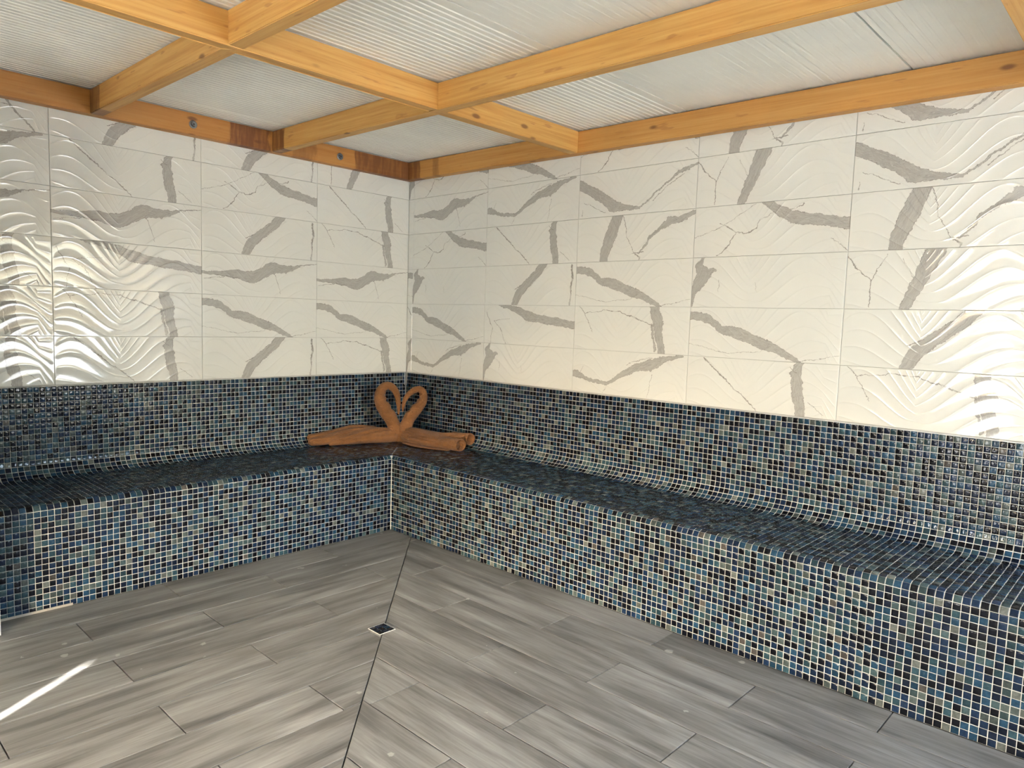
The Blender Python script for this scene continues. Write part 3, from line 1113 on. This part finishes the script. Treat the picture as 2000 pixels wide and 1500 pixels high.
# ------------------------------------------------------------------ towels folded as two swans
def catmull(pts, n):
    P = [np.array(p, float) for p in pts]
    P = [2 * P[0] - P[1]] + P + [2 * P[-1] - P[-2]]
    out = []
    m = len(P) - 3
    for k in range(n):
        t = k / (n - 1) * m
        i = min(int(t), m - 1)
        u = t - i
        a, b, c, d = P[i:i + 4]
        out.append(.5 * ((2 * b) + (-a + c) * u + (2 * a - 5 * b + 4 * c - d) * u * u + (-a + 3 * b - 3 * c + d) * u ** 3))
    return np.array(out)


def sweep(path, n=40, m=28, up=(0, 0, 1), fold=None, cap=(True, True), mouth=None):
    """path rows: x, y, z, half width, half height. mouth: depth of an open end with cloth thickness"""
    Q = catmull(path, n)
    C, A, B = Q[:, :3], np.maximum(Q[:, 3], .002), np.maximum(Q[:, 4], .002)
    Tn = np.gradient(C, axis=0)
    Tn /= np.linalg.norm(Tn, axis=1)[:, None]
    vs, fs = [], []
    rings = []
    ref = np.array(up, float)
    for i in range(n):
        s = np.cross(Tn[i], ref); s /= np.linalg.norm(s)
        h = np.cross(s, Tn[i])
        rings.append((s, h))

    def ring(c, s, h, a, b, t):
        idx = []
        for k in range(m):
            th = 2 * math.pi * k / m
            f = 1.0 if fold is None else fold(th, t)
            p = c + s * a * math.cos(th) * f + h * b * math.sin(th) * f
            idx.append(len(vs)); vs.append(tuple(p))
        return idx
    R = []
    if cap[0]:
        s, h = rings[0]
        for q, sc in ((1.0, .25), (.7, .72), (.3, .93)):
            R.append(ring(C[0] - Tn[0] * min(A[0], B[0]) * q * .8, s, h, A[0] * sc, B[0] * sc, 0))
    for i in range(n):
        R.append(ring(C[i], rings[i][0], rings[i][1], A[i], B[i], i / (n - 1)))
    if mouth:
        s, h = rings[-1]
        th = .006
        R.append(ring(C[-1] + Tn[-1] * .004, s, h, A[-1] - th * .5, B[-1] - th * .5, 1))
        R.append(ring(C[-1], s, h, A[-1] - th, B[-1] - th, 1))
        R.append(ring(C[-1] - Tn[-1] * mouth, s, h, A[-1] * .78, B[-1] * .78, 1))
    elif cap[1]:
        s, h = rings[-1]
        for q, sc in ((.3, .93), (.7, .72), (1.0, .25)):
            R.append(ring(C[-1] + Tn[-1] * min(A[-1], B[-1]) * q * .8, s, h, A[-1] * sc, B[-1] * sc, 1))
    for a, b in zip(R[:-1], R[1:]):
        for k in range(m):
            j = (k + 1) % m
            fs.append((a[k], a[j], b[j], b[k]))
    fs.append(tuple(R[0][::-1]))
    fs.append(tuple(R[-1]))
    return vs, fs


def towel_part(name, path, parent, **kw):
    vs, fs = sweep(path, **kw)
    o0 = parent.location
    vs = [(v[0] - o0.x, v[1] - o0.y, v[2] - o0.z) for v in vs]
    me = mesh_from(name, vs, fs, smooth=True)
    bm = bmesh.new(); bm.from_mesh(me)
    bmesh.ops.recalc_face_normals(bm, faces=bm.faces[:])
    bm.to_mesh(me); bm.free()
    return obj(name, me, TOWEL, parent)


def pleat(valleys, twist=0.0, swell=.04):
    """sharp fold valleys: (angle, depth, width) that wind round the roll by `twist` along its length"""
    def f(th, t):
        r = 1 + swell * math.sin(2 * th + 5 * t) + swell * .6 * math.sin(11 * t + th)
        for (a0, dep, wid) in valleys:
            d = (th - a0 - twist * t + math.pi) % (2 * math.pi) - math.pi
            r -= dep * math.exp(-(d / wid) ** 2) * (.55 + .45 * math.sin(3.1 * t + a0 * 2))
        return r
    return f


NECK_IN = 1.0


def crease(th, t):
    # gathered wrinkles on the inner side of the bent neck
    return 1 - .20 * max(0, NECK_IN * math.cos(th)) * abs(math.sin(34 * t)) ** 4 * (1 if .2 < t < .62 else .25) - .16 * math.exp(-(((th - 1.2 - 2.2 * t) % (2 * math.pi) - math.pi) / .22) ** 2) * (1 if t < .45 else 0) + .03 * math.sin(3 * th + 8 * t)


ZS = Z_SEAT + .0015


def neck_points(rows, t0, dt=0.0):
    """points of a neck in a plane facing the room, given as (right, up, half width) from the neck's foot"""
    foot = Vector((-.272, -.268, ZS))
    rt = Vector((.686, -.727, 0)).normalized()
    out = []
    for (a, b, w) in rows:
        p = foot + rt * a + Vector((0, 0, b)) + Vector((-.05, -.047, 0)) * t0
        out.append((p.x, p.y, p.z, w, w))
    return out


NL = [(-.004, .035, .050), (-.028, .10, .045), (-.052, .155, .046), (-.085, .205, .050), (-.118, .258, .046), (-.132, .308, .041), (-.125, .350, .036),
      (-.100, .382, .031), (-.066, .387, .028), (-.033, .364, .025), (-.012, .322, .021), (-.003, .272, .017), (.000, .235, .013), (.000, .196, .007)]
NRr = [(.030, .035, .050), (.050, .10, .045), (.070, .158, .041), (.103, .208, .042), (.137, .250, .038), (.164, .292, .033), (.170, .332, .029),
       (.157, .363, .0255), (.131, .372, .023), (.100, .360, .021), (.070, .336, .019), (.046, .300, .016), (.033, .255, .012), (.029, .216, .006)]

sw = empty('towel_swan', (-.50, -.20, ZS))
tag(sw, 'brown towel swan on the left run, long flat tail against the wall', 'towel', 'towel swans with touching heads')
nk = neck_points(NL, 0.0)
towel_part('neck', nk, sw, n=90, m=24, up=(-.68, -.70, .2), fold=crease)
towel_part('body', [(-.742, -.150, ZS + .020, .020, .018), (-.66, -.165, ZS + .034, .050, .033), (-.56, -.185, ZS + .046, .075, .045),
                    (-.46, -.205, ZS + .052, .080, .052), (-.37, -.235, ZS + .052, .070, .052), (-.305, -.262, ZS + .044, .050, .044)],
           sw, n=44, m=36, fold=pleat([(-.35, .34, .16), (.25, .42, .14), (.95, .36, .16), (1.7, .34, .16), (2.6, .3, .2)], 1.0))
towel_part('tail_roll', [(-.845, -.088, ZS + .030, .046, .027), (-.77, -.110, ZS + .038, .055, .033), (-.67, -.120, ZS + .055, .050, .034),
                         (-.57, -.128, ZS + .072, .043, .032), (-.47, -.165, ZS + .084, .036, .024), (-.40, -.205, ZS + .086, .026, .016)],
           sw, n=44, m=32, fold=pleat([(.5, .36, .16), (1.3, .38, .16), (2.2, .3, .2)], -.9))
towel_part('back_fold', [(-.83, -.045, ZS + .050, .034, .024), (-.74, -.062, ZS + .056, .040, .030), (-.62, -.075, ZS + .068, .040, .036),
                         (-.52, -.095, ZS + .078, .046, .040), (-.42, -.135, ZS + .070, .048, .038), (-.33, -.190, ZS + .050, .040, .036)],
           sw, n=40, m=28, fold=pleat([(.4, .32, .16), (1.2, .34, .18), (2.2, .3, .2)], .8))

sw2 = empty('towel_swan', (-.20, -.50, ZS))
tag(sw2, 'brown towel swan on the right run, tail ending in two open rolls', 'towel', 'towel swans with touching heads')
nk2 = neck_points(NRr, 0.0)
NECK_IN = -1.0
towel_part('neck', nk2, sw2, n=90, m=24, up=(-.68, -.70, .2), fold=crease)
towel_part('body', [(-.245, -.305, ZS + .046, .050, .045), (-.232, -.38, ZS + .056, .080, .055), (-.215, -.47, ZS + .052, .105, .050),
                    (-.185, -.57, ZS + .046, .125, .044), (-.150, -.67, ZS + .040, .120, .038), (-.125, -.74, ZS + .030, .090, .026)],
           sw2, n=50, m=48, fold=pleat([(.18, .40, .10), (.55, .42, .11), (.95, .45, .11), (1.35, .42, .11), (1.75, .40, .10), (2.2, .35, .1)], -.2))
towel_part('tail_roll', [(-.27, -.43, ZS + .030, .035, .026), (-.255, -.55, ZS + .036, .046, .033), (-.222, -.66, ZS + .039, .050, .036),
                         (-.190, -.76, ZS + .041, .051, .039), (-.183, -.815, ZS + .042, .053, .040)],
           sw2, n=36, m=32, fold=pleat([(2.0, .16, .15)], .5, .03), mouth=.16)
towel_part('tail_roll', [(-.19, -.48, ZS + .060, .032, .022), (-.145, -.58, ZS + .066, .040, .028), (-.10, -.67, ZS + .066, .044, .033),
                         (-.070, -.745, ZS + .066, .043, .037), (-.066, -.785, ZS + .066, .044, .039)],
           sw2, n=36, m=32, fold=pleat([(1.6, .16, .15)], .5, .03), mouth=.16)
towel_part('hem', [(-.27, -.37, ZS + .008, .045, .006), (-.290, -.50, ZS + .008, .045, .006), (-.268, -.62, ZS + .007, .042, .006), (-.225, -.75, ZS + .006, .036, .005)],
           sw2, n=30, m=16)
